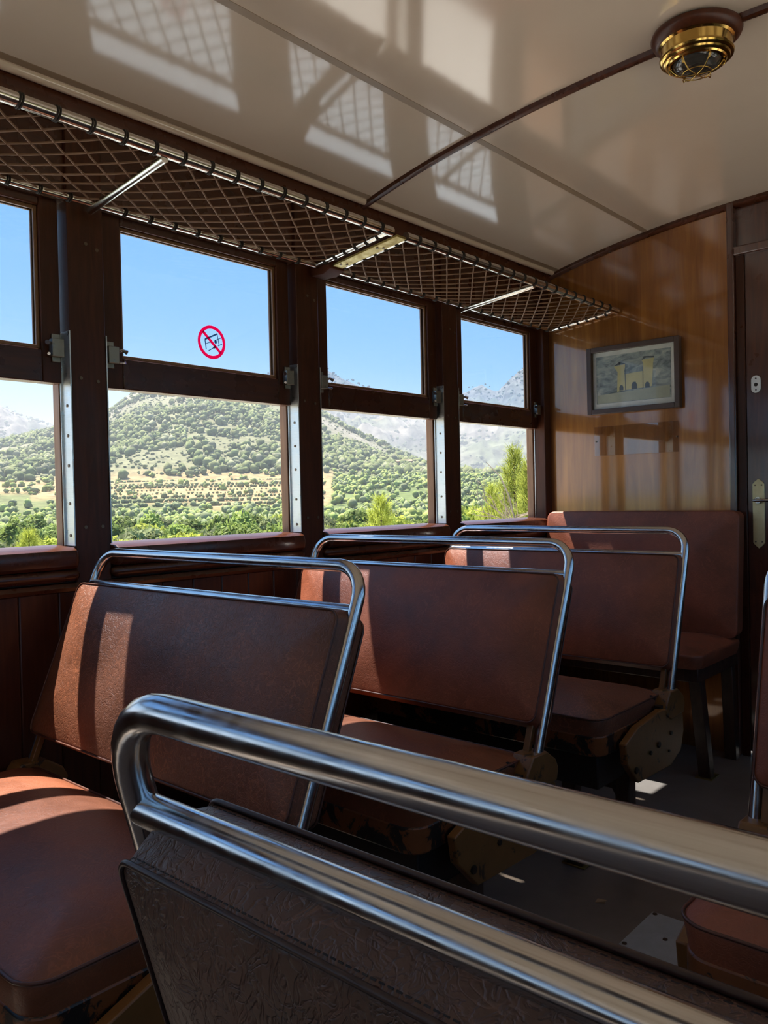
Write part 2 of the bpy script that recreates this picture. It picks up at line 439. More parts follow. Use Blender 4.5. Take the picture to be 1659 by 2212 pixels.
# ------------------------------------------------------------------ end walls
def end_poly(x0, x1, z0, n=20):
    xs = [x0+(x1-x0)*i/n for i in range(n+1)]
    return [(x0, z0), (x1, z0)] + [(x, ceil_z(x)+.02) for x in reversed(xs)]
wf = struct(empty('wall_front', (0, YE, 0)), 'varnished orange-brown veneer wall at the end of the carriage')
def wfp(nm, mb, mat, bevel=0, lab=None, ang=35):
    mb.v = [(p[0], p[1]-YE, p[2]) for p in mb.v]; return obj(nm, mb, mat, wf, bevel=bevel, label=lab, ang=ang)
DX0, DX1 = -1.045, -.375
wfp('veneer_panel', MB().prism(end_poly(XL-.05, -1.085, 0), 'y', YE, YE+.05), M['veneer'])
wfp('veneer_panel', MB().prism(end_poly(-.335, XR+.05, 0), 'y', YE, YE+.05), M['veneer'])
wfp('transom_panel', MB().prism(end_poly(-1.085, -.335, 1.99), 'y', YE+.012, YE+.05), M['door_wood'])
wfp('corner_post', MB().box(XL-.05, YE-.050, .0, XL+.012, YE+.02, 2.04), M['post_wood'], .003)
mb = MB(); rings = []
for i in range(49):
    x = XL+.01+(XR-XL-.02)*i/48; z = ceil_z(x); rings.append([(x, YE+.01, z+.006), (x, YE-.016, z+.006), (x, YE-.018, z-.012), (x, YE-.008, z-.022), (x, YE+.01, z-.024)])
mb.loft(rings); struct(obj('trim_7', mb, M['rail_wood'], ang=50), 'dark curved trim where the end wall meets the ceiling')
d1 = struct(empty('door_1', ((DX0+DX1)/2, YE, 0)), 'dark mahogany door in the end wall')
def dp(nm, mb, mat, bevel=0, lab=None, parent=None):
    cx_ = (DX0+DX1)/2
    mb.v = [(p[0]-cx_, p[1]-YE, p[2]) for p in mb.v]; return obj(nm, mb, mat, parent or d1, bevel=bevel, label=lab)
dp('stile', MB().box(DX0, YE+.004, .02, DX0+.10, YE+.04, 1.957), M['door_wood'], .002)
dp('stile', MB().box(DX1-.10, YE+.004, .02, DX1, YE+.04, 1.957), M['door_wood'], .002)
dp('rail', MB().box(DX0+.10, YE+.004, 1.86, DX1-.10, YE+.04, 1.957), M['door_wood'], .002)
dp('rail', MB().box(DX0+.10, YE+.004, .02, DX1-.10, YE+.04, .20), M['door_wood'], .002)
dp('panel', MB().box(DX0+.09, YE+.018, .19, DX1-.09, YE+.034, 1.87), M['door_wood'])
# door frame
struct(obj('trim_8', MB().box(-1.105, YE-.022, 0, -1.078, YE+.02, 2.165), M['door_wood'], bevel=.006), 'dark rounded upright beside the veneer panel')
struct(obj('trim_9', MB().box(-1.078, YE-.004, 0, DX0, YE+.02, 1.99), M['plank_wood'], bevel=.003), 'left upright of the door frame')
struct(obj('trim_10', MB().box(DX1, YE-.004, 0, -.335, YE+.02, 1.99), M['plank_wood'], bevel=.003), 'right upright of the door frame')
struct(obj('trim_11', MB().box(-1.078, YE-.026, 1.955, -.335, YE+.02, 1.99), M['door_wood'], bevel=.005), 'moulding over the door')
# handle plate: long brass plate with pointed ends
hx, hz0, hz1 = -1.004, .817, 1.088
pl = [(-.022, hz0+.022), (-.014, hz0+.012), (0, hz0), (.014, hz0+.012), (.022, hz0+.022), (.022, hz1-.022), (.014, hz1-.012), (0, hz1), (-.014, hz1-.012), (-.022, hz1-.022)]
hp = dp('handle_plate', MB().prism([(hx+p, z) for p, z in pl], 'y', YE-.001, YE+.005), M['plate_brass'], .001, 'pale brass handle plate with pointed ends')
mb = MB()
for px, pz in ((-.012, hz1-.026), (.012, hz1-.026), (-.012, hz0+.026), (.012, hz0+.026)): mb.sweep([(hx+px, YE, pz), (hx+px, YE-.003, pz)], .003, 8)
dp('screw', mb, M['screw'], parent=hp)
mb = MB().sweep([(hx, YE, 1.004), (hx, YE-.012, 1.004)], .012, 16)
mb.sweep([(hx-.012, YE-.028, 1.004), (hx, YE-.030, 1.004), (hx+.02, YE-.031, 1.004), (hx+.06, YE-.031, 1.003), (hx+.10, YE-.028, 1.002)], [.004, .007, .0065, .006, .006], 12)
mb.sweep([(hx, YE, 1.004), (hx, YE-.032, 1.004)], .006, 12)
dp('lever', mb, M['steel'], .0, 'steel lever handle', parent=hp)
es = rrect(.0175, .034, .017)
ep = dp('keyhole_plate', MB().prism([(-1.008+p, 1.452+q) for p, q in es], 'y', YE-.0005, YE+.005), M['aluminium'], .001, 'small pale metal keyhole plate')
mb = MB().sweep([(-1.008, YE, 1.450), (-1.008, YE-.0022, 1.450)], .007, 14).sweep([(-1.008, YE, 1.474), (-1.008, YE-.0022, 1.474)], .003, 8).sweep([(-1.008, YE, 1.430), (-1.008, YE-.0022, 1.430)], .003, 8)
dp('keyhole', mb, M['dark_paint'], parent=ep)
wb = struct(obj('wall_back', MB().prism(end_poly(XL-.05, XR+.05, 0), 'y', Y0-.05, Y0), M['veneer']), 'veneer wall at the rear of the carriage')

# ------------------------------------------------------------------ seats
def pad_rings(hx, hz, rc, t0, t1, bulge, dmax=None, inset0=.012, steps=12, lip=0.):
    """rings (p,q,n) of an upholstered pad: boxing from n=t0 to the piping at n=t1, then the bulging face"""
    rings = []
    def ring(d, n): return [(p, q, n) for p, q in rrect(hx-d, hz-d, max(rc-d*.6, .012))]
    if lip: rings.append([(p*(1+.004/hx), q*(1+lip/hz), n) for p, q, n in ring(0, t0)])
    else: rings.append(ring(inset0, t0))
    rings.append(ring(0 if lip else .003, t0+(t1-t0)*.45) if not lip else [(p*(1+.002/hx), q*(1+lip*.5/hz), n) for p, q, n in ring(0, t0+(t1-t0)*.45)]); rings.append(ring(0, t0+(t1-t0)*.85)); rings.append(ring(.0015, t1))
    dm = dmax or (min(hx, hz)-.004)
    for i in range(1, steps+1):
        tt = i/steps; d = dm*tt**1.5
        rings.append(ring(d+.0015, t1 + bulge*(1-(1-d/dm)**2.6)))
    return rings
def outline(hx, hz, rc, d, n): return [(p, q, n) for p, q in rrect(hx-d, hz-d, rc)]

def seat(name, xc, ypiv, lean, rz, aisle, label, mat_back, mat_cush, pip, ztop=.923, stitch=False, padw=0., rc=.022):
    """reversible two-place seat; local: faces -y, pivot at y=0"""
    s = empty(name, (xc, ypiv, 0), rz); tag(s, label, 'seat')
    HX, TR, PZ = .455, .0119, .44
    le = R(lean); cz = math.cos(le); sy = math.sin(le)
    def S(x, h, n=0.):                    # x across, h up along the leaning back, n to the front
        return (x, h*sy - n*cz, PZ + h*cz + n*sy*(1) )
    hx = HX-TR; Ht = (ztop-PZ)/cz; br = .062
    pts = [S(-hx, -.01)] + [S(-hx, Ht*.5)]
    pts += [S(p, q) for p, q in arc((-hx+br, Ht-br), br, math.pi, math.pi/2, 8)]
    pts += [S(-.2, Ht), S(0, Ht), S(.2, Ht)]
    pts += [S(p, q) for p, q in arc((hx-br, Ht-br), br, math.pi/2, 0, 8)]
    pts += [S(hx, Ht*.5), S(hx, -.01)]
    obj('tube_frame', MB().sweep(pts, TR, 20), M['steel'], s, ang=60, label='bent polished steel tube grab frame')
    hc = Ht-.0745/cz
    obj('crossbar', MB().sweep([S(-hx, hc), S(-.2, hc), S(.2, hc), S(hx, hc)], TR*.96, 20, cap=False), M['steel'], s, ang=60, label='polished steel crossbar')
    # two upholstered pads back to back, the tubes between them
    h1 = hc-.008; h0 = .080; hm = (h0+h1)/2; hh = (h1-h0)/2; hw = HX-.014-padw
    for sg in (1, -1):
        rings = pad_rings(hw, hh, rc, .004, .034, .022, lip=.009)
        mb = MB().loft([[S(p, hm+q, sg*n) for p, q, n in r] for r in rings])
        bp = obj('backrest_pad', mb, mat_back, s, ang=70)
        mb = MB().sweep([S(p, hm+q, sg*n) for p, q, n in outline(hw, hh, rc, -.0003, .0342)], .0021, 8, closed=True)
        obj('piping', mb, pip, bp, ang=80)
        if stitch:
            ol = outline(hw, hh, rc, -.0001, .0288); mb = MB()
            for a, b in zip(ol, ol[1:]+ol[:1]):
                A = Vector(S(a[0], hm+a[1], sg*a[2])); B = Vector(S(b[0], hm+b[1], sg*b[2])); Ln = (B-A).length; k = max(1, int(Ln/.0050))
                for i in range(k):
                    p, q = A+(B-A)*((i+.14)/k), A+(B-A)*((i+.80)/k); mb.sweep([p, q], .00062, 5)
            st = obj('stitching', mb, M['thread'], bp); st['kind'] = 'stuff'
    # straps under the pads and pivot blocks
    for sx in (-1, 1):
        mb = MB(); a, b2 = sx*(hx-.030), sx*(hx-.014)
        mb.add([S(a, -.01, .004), S(b2, -.01, .004), S(b2, h0+.02, .004), S(a, h0+.02, .004), S(a, -.01, .018), S(b2, -.01, .018), S(b2, h0+.02, .018), S(a, h0+.02, .018)],
               [(0,3,2,1),(4,5,6,7),(0,1,5,4),(1,2,6,5),(2,3,7,6),(3,0,4,7)])
        obj('strap', mb, M['tan_paint'], s, bevel=.002)
        blk = [(-.066, .400), (-.060, .432), (-.036, .464), (.022, .462), (.060, .436), (.072, .412), (.064, .385), (-.03, .380)]
        xo = sx*(HX+.004); xi_ = sx*(HX-.050)
        bk = obj('pivot_block', MB().prism(blk, 'x', xi_, xo), M['tan_paint'], s, bevel=.004, label='worn tan pivot block')
        obj('bolt', MB().sweep([(sx*(HX-.034), -.064, .444), (sx*(HX-.034), -.084, .452)], .006, 10).box(sx*(HX-.026), -.083, .405, sx*(HX-.008), -.062, .428), M['dark_paint'], bk)
        pp = [(-.325, .377), (-.245, .407), (-.09, .422), (.03, .405), (.062, .380), (.066, .33), (.042, .275), (-.03, .248), (-.25, .256), (-.316, .322)]
        side = obj('side_plate', MB().prism(pp, 'x', sx*(HX-.020), sx*(HX+.001)), M['tan_paint'], s, bevel=.003, label='worn tan octagonal side plate')
        for py, pz, pr in ((-.268, .296, .009), (-.175, .320, .006), (-.120, .330, .0085), (-.035, .344, .006), (-.05, .295, .004)): obj('bolt', MB().sweep([(sx*HX, py, pz), (sx*(HX+.006), py, pz)], pr, 6), M['dark_paint'], side)
    # cushion on its wooden base
    chx, chy, cy = HX-.030, .2, -.205
    mb = MB().loft([[(p, cy+q, .405+n) for p, q, n in r] for r in pad_rings(chx, chy, .045, .0, .046, .036, inset0=.006)])
    cu = obj('cushion', mb, mat_cush, s, ang=70)
    obj('piping', MB().sweep([(p, cy+q, .405+n) for p, q, n in outline(chx, chy, .045, -.0005, .0465)], .0028, 8, closed=True), pip, cu, ang=80)
    obj('seat_base', MB().prism([(p, cy+q) for p, q in rrect(chx-.004, chy-.004, .04)], 'z', .352, .406), M['base_paint'], s, bevel=.004, label='chipped wooden seat base')
    obj('underframe', MB().box(-chx+.03, cy-.16, .255, chx-.03, cy+.17, .353), M['dark_paint'], s, bevel=.004)
    # two trestles
    for sx in (-1, 1):
        a, b2 = sx*.385, sx*.215
        for xx in (a, b2): obj('leg', MB().box(xx-.021, -.205, 0, xx+.021, -.160, .26), M['bench_wood'], s, bevel=.003)
        lo, hi = min(a, b2)+.021, max(a, b2)-.021
        obj('apron', MB().prism([(lo, .26), (lo, .185), (lo+.012, .205), (hi-.012, .205), (hi, .185), (hi, .26)], 'y', -.200, -.165), M['bench_wood'], s, bevel=.002)
    return s

seat('reversible_seat', -1.405, .832, 22, 0, 1, 'worn brown leather seat nearest along the windows, half in sunlight', M['leather_brown'], M['leather_seat'], M['piping'])
seat('reversible_seat', -1.405, 1.575, 21, 0, 1, 'red-brown leather seat, second of the three along the windows', M['leather_red'], M['leather_seat'], M['piping'])
seat('reversible_seat', -1.405, 2.325, 17, 0, 1, 'red-brown leather seat, third along the windows, before the end bench', M['leather_red'], M['leather_brown'], M['piping'])
fg = seat('reversible_seat', -.014, .388, 15, math.pi-.015, 1, 'dark brown stitched seat back in the foreground under a thick steel rail', M['leather_dark'], M['leather_red'], M['piping_dark'], stitch=True, padw=.020, rc=.014)
fg.rotation_euler[1] = .016           # this old seat sags a little towards the aisle
seat('reversible_seat', -.025, 1.49, 15, 0, -1, 'seat across the aisle, cut off by the right edge of the photo', M['leather_red'], M['leather_red'], M['piping'])

# ------------------------------------------------------------------ bench against the end wall
bn = tag(empty('corner_bench', (-1.465, YE, 0)), 'red-brown leather bench with high back against the end wall', 'bench')
bx0, bx1 = -1.885, -1.050; bc = (bx0+bx1)/2; bh = (bx1-bx0)/2
def bp(nm, mb, mat, bevel=0, parent=None, lab=None, ang=35):
    mb.v = [(p[0]+1.465, p[1]-YE, p[2]) for p in mb.v]; return obj(nm, mb, mat, parent or bn, bevel=bevel, label=lab, ang=ang)
rg = pad_rings(bh, .245, .03, .004, .075, .022, inset0=.004)
bk = bp('backrest_pad', MB().loft([[(bc+p, YE-n-.004 - (.967-(.722+q))*.10, .722+q) for p, q, n in r] for r in rg]), M['leather_red'], ang=70)
rg = pad_rings(bh-.004, .225, .05, 0, .05, .03, inset0=.01)
cu = bp('cushion', MB().loft([[(bc+p, 3.03+q, .418+n) for p, q, n in r] for r in rg]), M['leather_red'], ang=70)
bp('seat_base', MB().box(bx0+.02, 2.83, .37, bx1-.02, 3.24, .420), M['bench_wood'], .004)
for xx in (bx0+.06, bx1-.045):
    mb = MB().loft([[(xx-.022, y-.022, z), (xx+.022, y-.022, z), (xx+.022, y+.022, z), (xx-.022, y+.022, z)] for y, z in ((2.965, 0), (2.88, .375))])
    bp('leg', mb, M['bench_wood'], .003)
    mb = MB().loft([[(xx-.022, y-.02, z), (xx+.022, y-.02, z), (xx+.022, y+.02, z), (xx-.022, y+.02, z)] for y, z in ((3.235, 0), (3.20, .375))])
    bp('leg', mb, M['bench_wood'], .003)
    bp('foot_bracket', MB().box(xx-.03, 2.93, 0, xx+.03, 3.01, .004), M['pale_brass'])

# ------------------------------------------------------------------ luggage racks
XF, ZF, XB, ZB = -1.567, 1.826, -1.880, 1.790
TIE = .0745
def rack(ya, yb, ymid, ties0, label):
    r = tag(empty('luggage_rack', (XB, ya, ZB)), label, 'luggage rack', 'net luggage racks over the windows')
    def part(nm, mb, mat, parent=None, lab=None, ang=60):
        mb.v = [(p[0]-XB, p[1]-ya, p[2]-ZB) for p in mb.v]; return obj(nm, mb, mat, parent or r, label=lab, ang=ang)
    part('front_rail', MB().sweep([(XF, ya, ZF), (XF, yb, ZF)], .0140, 16), M['rack_steel'])
    part('back_rail', MB().sweep([(XB, ya, ZB), (XB, yb, ZB)], .0090, 14), M['rack_steel'])
    for y in (ya+.010, yb-.010): part('end_rail', MB().sweep([(XB, y, ZB), (XF, y, ZF)], .0095, 14), M['rack_steel'])
    part('cross_bar', MB().sweep([(XB-.02, ymid, ZB-.010), (XF, ymid, ZF-.014)], .0105, 14), M['rack_steel'])
    def surf(x, y):
        t = (x-XB)/(XF-XB); q = 4*t*(1-t)
        k = min(1, (y-ya)/.12, (yb-y)/.12); k = max(0, k)
        return (x, y, ZB+(ZF-ZB)*t - .011*q*k)
    mb = MB(); W_ = XF-XB; slope = TIE*5.5/W_
    y = ties0
    i0 = int((ya-ties0)/TIE)-7; i1 = int((yb-ties0)/TIE)+7
    for sgn in (1, -1):
        for i in range(i0, i1):
            yf = ties0+i*TIE; seg = []
            for k in range(23):
                t = k/22; xx = XF-W_*t; yy = yf+sgn*t*W_*slope
                # small waviness of knotted cord
                yy += .0010*math.sin(t*math.pi*11 + i)*(1 if 0 < k < 22 else 0)
                if ya+.008 <= yy <= yb-.008: seg.append(surf(xx, yy))
            if len(seg) > 1: mb.sweep(seg, .0025, 5)
    part('net', mb, M['cord'], lab='knotted brown cord net')['kind'] = 'stuff'
    kb = MB(); oc = [(1,0,0),(-1,0,0),(0,1,0),(0,-1,0),(0,0,1),(0,0,-1)]; of = [(0,2,4),(2,1,4),(1,3,4),(3,0,4),(2,0,5),(1,2,5),(3,1,5),(0,3,5)]
    for j in range(1, 11):
        t = j/11
        for i in range(i0, i1):
            yy = ties0+i*TIE+(TIE/2 if j % 2 else 0)
            if ya+.02 < yy < yb-.02:
                p = surf(XF-W_*t, yy); kb.add([(p[0]+a*.0045, p[1]+b*.0045, p[2]+c*.0042) for a, b, c in oc], of)
    part('knots', kb, M['cord'])['kind'] = 'stuff'
    def ringmesh(rad):
        mb = MB()
        for dy in (-.0028, .0028): mb.sweep([(rad*math.cos(2*math.pi*k/14), dy+.002*math.sin(2*math.pi*k/14), rad*math.sin(2*math.pi*k/14)) for k in range(14)], .0021, 6, closed=True)
        return mesh('cord_tie', mb, M['tie_cord'])
    mf, mr = ringmesh(.0150), ringmesh(.0102)
    for i in range(i0, i1):
        yy = ties0+i*TIE
        if ya+.02 < yy < yb-.02: inst('cord_tie', mf, r, (XF-XB, yy-ya, ZF-ZB))
        yy += TIE/2
        if ya+.02 < yy < yb-.02: inst('cord_tie', mr, r, (0, yy-ya, 0))
    me = ringmesh(.0105)
    for y in (ya+.010, yb-.010):
        for j in range(1, 7):
            t = j/7; o = inst('cord_tie', me, r, (W_*t, y-ya, (ZF-ZB)*t)); o.rotation_euler = (0, 0, R(90))
    return r
rack(.295, 1.815, 1.045, .795, 'net luggage rack over the window with the sticker, running out of the photo')
rack(1.880, 3.285, 2.61, 1.935, 'net luggage rack ending at the veneer end wall')
br = tag(empty('rack_bracket', (XL, 1.847, 1.78)), 'flat brass bracket strip between the two luggage racks', 'bracket')
def brp(nm, mb, mat, bevel=0, parent=None, lab=None):
    mb.v = [(p[0]-XL, p[1]-1.847, p[2]-1.78) for p in mb.v]; return obj(nm, mb, mat, parent or br, bevel=bevel, label=lab)
def slz(x): return ZB+(ZF-ZB)*(x-XB)/(XF-XB)
mb = MB(); y0, y1 = 1.826, 1.869
mb.loft([[(x, y0, slz(x)-.016), (x, y1, slz(x)-.016), (x, y1, slz(x)-.009), (x, y0, slz(x)-.009)] for x in (-1.845, -1.555)])
bs = brp('brass_strip', mb, M['pale_brass'], .001)
mb = MB()
for x, y in ((-1.80, 1.838), (-1.79, 1.856), (-1.645, 1.838), (-1.635, 1.856)): mb.sweep([(x, y, slz(x)-.013), (x, y, slz(x)-.0185)], .004, 8)
brp('screw', mb, M['screw'], parent=bs)
brp('wood_block', MB().prism([(XL-.001, 1.765), (XL-.001, 1.83), (-1.825, 1.80), (-1.825, 1.775), (-1.86, 1.762)], 'y', 1.815, 1.880), paint('reddish_wood_block', (.10, .030, .014), .7, spec=.15), .004)

# ------------------------------------------------------------------ ceiling lamp
lc = (-.750, 2.035, 2.172)
lp = tag(empty('ceiling_lamp', lc), 'round brass ceiling lamp on a dark wooden rose', 'lamp')
LS = Matrix.Diagonal((.94, .94, .84, 1))
obj('wooden_rose', MB().lathe([(.02, .008), (.100, .008), (.112, .000), (.114, -.008), (.110, -.018), (.102, -.026), (.096, -.030), (.02, -.030)], 48).xf(LS), M['post_wood'], lp, ang=40)
obj('brass_rim', MB().lathe([(.092, -.028), (.094, -.031), (.091, -.034), (.089, -.036), (.089, -.062), (.092, -.064), (.093, -.069), (.091, -.074), (.087, -.077), (.084, -.078), (.082, -.083), (.078, -.086), (.075, -.087), (.072, -.091), (.066, -.092), (.064, -.086), (.062, -.07), (.02, -.06)], 48).xf(LS), M['brass'], lp, ang=30, label='polished brass body with stepped rim')
obj('lamp_glass', MB().lathe([(.004, -.064), (.062, -.076), (.060, -.090), (.050, -.101), (.034, -.108), (.016, -.111), (.003, -.112)], 32).xf(LS), M['lamp_glass'], lp, ang=60)
mb = MB()
for a in (20, 80, 140):
    c, s_ = math.cos(R(a)), math.sin(R(a))
    pts = [(c*q, s_*q, -.090-.030*(1-(q/.066)**4)) for q in [.066*(-1+2*i/16) for i in range(17)]]
    mb.sweep(pts, .0017, 8)
mb.sweep([(.036*math.cos(2*math.pi*k/28), .036*math.sin(2*math.pi*k/28), -.1165) for k in range(28)], .0016, 8, closed=True)
for a in (20, 80, 140, 200, 260, 320):
    c, s_ = math.cos(R(a)), math.sin(R(a)); mb.sweep([(c*.062, s_*.062, -.090), (c*.07, s_*.07, -.098), (c*.066, s_*.066, -.106), (c*.058, s_*.058, -.106)], .0016, 6)
obj('wire_guard', mb.xf(LS), M['brass'], lp, ang=70, label='brass wire guard')

# ------------------------------------------------------------------ things on the end wall
pc = (-1.500, YE, 1.534); PW, PH = .206, .146
pf = tag(empty('framed_picture', pc), 'framed painting of a pale twin-towered gatehouse on the veneer wall', 'picture')
mb = MB()
for a in (-1, 1):
    mb.box(a*PW, -.030, -PH, a*(PW-.022), -.001, PH); mb.box(-PW+.022, -.030, a*PH, PW-.022, -.001, a*(PH-.022))
frame_m = paint('grey_brown_frame', (.075, .048, .042), .4)
obj('frame', mb, frame_m, pf, bevel=.002)
obj('mat_board', MB().box(-PW+.020, -.012, -PH+.020, PW-.020, -.008, PH-.020), paint('white_mat', (.86, .85, .80), .7), pf)
m, b = new_mat('stormy_sky_print')
v = coords(m, (1, 1, 2.2)); n = noise(m, v, 14, 5, .6, 1.2)
L(m, ramp(m, n, [(.32, (.13, .16, .17)), (.5, (.32, .37, .38)), (.68, (.55, .58, .53))]), b.inputs['Base Color']); b.inputs['Roughness'].default_value = .6
pr = obj('print', MB().box(-.168, -.0130, -.100, .165, -.0118, .105), m, pf)
ym = paint('print_castle_ink', (.66, .60, .31), .6); gm = paint('print_dark_ink', (.10, .115, .125), .6); hm_ = paint('print_ground_ink', (.48, .49, .38), .6)
def flat(mb, poly, y): mb.prism(poly, 'y', y, y-.0004)
mb = MB()
flat(mb, [(-.165, -.062), (.160, -.048), (.160, -.098), (-.165, -.098)], -.0130); obj('ground_shape', mb, hm_, pr)
mb = MB()
flat(mb, [(-.072, -.055), (-.068, .030), (-.085, .055), (-.034, .060), (-.034, .050), (-.038, .030), (-.034, -.050)], -.0134)
flat(mb, [(-.034, -.050), (-.034, .018), (.044, .022), (.046, -.048)], -.0134)
flat(mb, [(.046, -.048), (.044, .022), (.048, .052), (.040, .068), (.094, .072), (.090, .050), (.084, -.046)], -.0134)
obj('castle_shape', mb, ym, pr)
mb = MB()
for x, w_, h_ in ((-.052, .009, .022), (.006, .012, .030), (.064, .010, .024)):
    flat(mb, [(x-w_, -.050), (x+w_, -.050), (x+w_, -.050+h_*.6), (x+w_*.5, -.050+h_), (x-w_*.5, -.050+h_), (x-w_, -.050+h_*.6)], -.0138)
for x in (-.034, .045): flat(mb, [(x-.0012, -.05), (x+.0012, -.05), (x+.0012, .04), (x-.0012, .04)], -.0138)
flat(mb, [(-.085, .057), (-.06, .072), (-.03, .062), (-.06, .060)], -.0136); flat(mb, [(.040, .068), (.060, .076), (.094, .072), (.095, .079), (.05, .083)], -.0136)
obj('gate_shape', mb, gm, pr)
obj('glazing', MB().box(-PW+.021, -.0165, -PH+.021, PW-.021, -.0155, PH-.021), M['pane'], pf)

pa = tag(empty('clear_plate', (-1.4985, YE, 1.272)), 'clear acrylic plate screwed to the wall under the picture', 'plate')
sheet = obj('acrylic_sheet', MB().box(-.188, -.006, -.064, .188, -.002, .064), M['acrylic'], pa, bevel=.0008)
mb = MB()
for sx in (-1, 1): mb.sweep([(sx*.180, 0, 0), (sx*.180, -.008, 0)], .0035, 10)
obj('screw', mb, M['screw'], pa)

# round prohibition sticker on the second window
st = tag(empty('prohibition_sticker', (XL-.0400, 1.452, 1.511)), 'round red no-leaning-out sticker on the window pane', 'sticker')
def film(name, c):
    m = bpy.data.materials.new(name); m.use_nodes = True; m.node_tree.nodes.clear(); o = N(m, 'ShaderNodeOutputMaterial'); mx = N(m, 'ShaderNodeMixShader'); d = N(m, 'ShaderNodeBsdfDiffuse'); t = N(m, 'ShaderNodeBsdfTranslucent')
    mx.inputs[0].default_value = .75
    for q in (d, t): q.inputs[0].default_value = (*c, 1)
    L(m, d.outputs[0], mx.inputs[1]); L(m, t.outputs[0], mx.inputs[2]); L(m, mx.outputs[0], o.inputs[0]); return m
red = film('sticker_red_film', (.80, .025, .20)); ink = film('sticker_ink_film', (.10, .19, .30))
def disc(r0, r1, n=48):
    mb = MB(); vs = []
    for k in range(n):
        a = 2*math.pi*k/n
        for rad in (r0, r1):
            for x in (0, .0006): vs.append((x, rad*math.cos(a), rad*math.sin(a)))
    fs = []
    for k in range(n):
        o, p = 4*k, 4*((k+1) % n); fs += [(o, o+2, p+2, p), (o+1, p+1, p+3, o+3), (o+2, o+3, p+3, p+2), (o, p, p+1, o+1)]
    return mb.add(vs, fs)
obj('ring', disc(.0395, .0490), red, st)
def bar(mb, p, q, w, x=.0006, t=.0005):
    P, Q = Vector((0, *p)), Vector((0, *q)); d = (Q-P).normalized(); n_ = Vector((0, -d.z, d.y))*w/2
    pts = [P+n_, Q+n_, Q-n_, P-n_]
    mb.add([(x, a.y, a.z) for a in pts]+[(x+t, a.y, a.z) for a in pts], [(0,1,2,3),(7,6,5,4),(0,4,5,1),(1,5,6,2),(2,6,7,3),(3,7,4,0)]); return mb
obj('slash', bar(MB(), (-.031, .028), (.031, -.028), .0085), red, st)
mb = MB()
bar(mb, (-.024, .006), (.020, .027), .0045, .0002, .0003); bar(mb, (-.024, .006), (-.020, -.022), .0030, .0002, .0003); bar(mb, (.020, .027), (.026, -.004), .0022, .0002, .0003)
bar(mb, (-.020, -.006), (-.002, .001), .0018, .0002, .0003); bar(mb, (.010, .006), (.034, .017), .0018, .0002, .0003); bar(mb, (.022, -.008), (.037, -.001), .0022, .0002, .0003)
bar(mb, (-.012, -.026), (.010, -.013), .0024, .0002, .0003); bar(mb, (.006, -.016), (.014, -.010), .006, .0002, .0003)
mb.prism([(.014+.0045*math.cos(2*math.pi*k/12), .003+.0055*math.sin(2*math.pi*k/12)) for k in range(12)], 'x', .0002, .0005)
obj('pictogram', mb, ink, st)

# ------------------------------------------------------------------ things on the floor
hp_ = tag(empty('floor_plate', (-.79, 1.83, 0)), 'bare metal plate screwed to the floor in the aisle', 'plate')
obj('sheet', MB().box(-.055, -.105, 0, .105, .085, .004), paint('scuffed_sheet_metal', (.42, .44, .45), .35), hp_, bevel=.001)
mb = MB()
for x, y in ((-.045, -.095), (-.045, .075), (.02, -.02)): mb.sweep([(x, y, .003), (x, y, .0055)], .006, 8)
obj('screw', mb, M['screw'], hp_)
fb = tag(empty('floor_anchor', (-1.12, 2.035, 0)), 'small brass floor anchor in the aisle behind the second seat', 'bracket')
obj('base', MB().box(-.035, -.018, 0, .035, .018, .005), M['pale_brass'], fb, bevel=.001)
obj('lug', MB().box(-.022, -.012, .005, .026, .012, .018), M['screw'], fb, bevel=.002)
mb = MB().loft([[(-.014, -.006, .0), (.010, -.010, .0), (.016, .006, .0), (-.006, .010, .0)], [(-.014, -.006, .0015), (.010, -.010, .006), (.016, .006, .002), (-.006, .010, .004)]])
tag(obj('paper_scrap', mb, paint('buff_paper', (.45, .30, .17), .8), loc=(-.970, 1.885, 0), rz=.6), 'tiny crumpled buff paper scrap on the aisle floor', 'litter')
fc = tag(empty('floor_clip', (-.395, 1.02, 0)), 'small bright metal clip on the floor before the cut-off seat', 'clip')
obj('base', MB().box(-.035, -.012, 0, .035, .012, .003), M['aluminium'], fc, bevel=.0008)
obj('tongue', MB().box(-.008, -.012, .003, .022, .012, .010), M['dull_metal'], fc, bevel=.001)
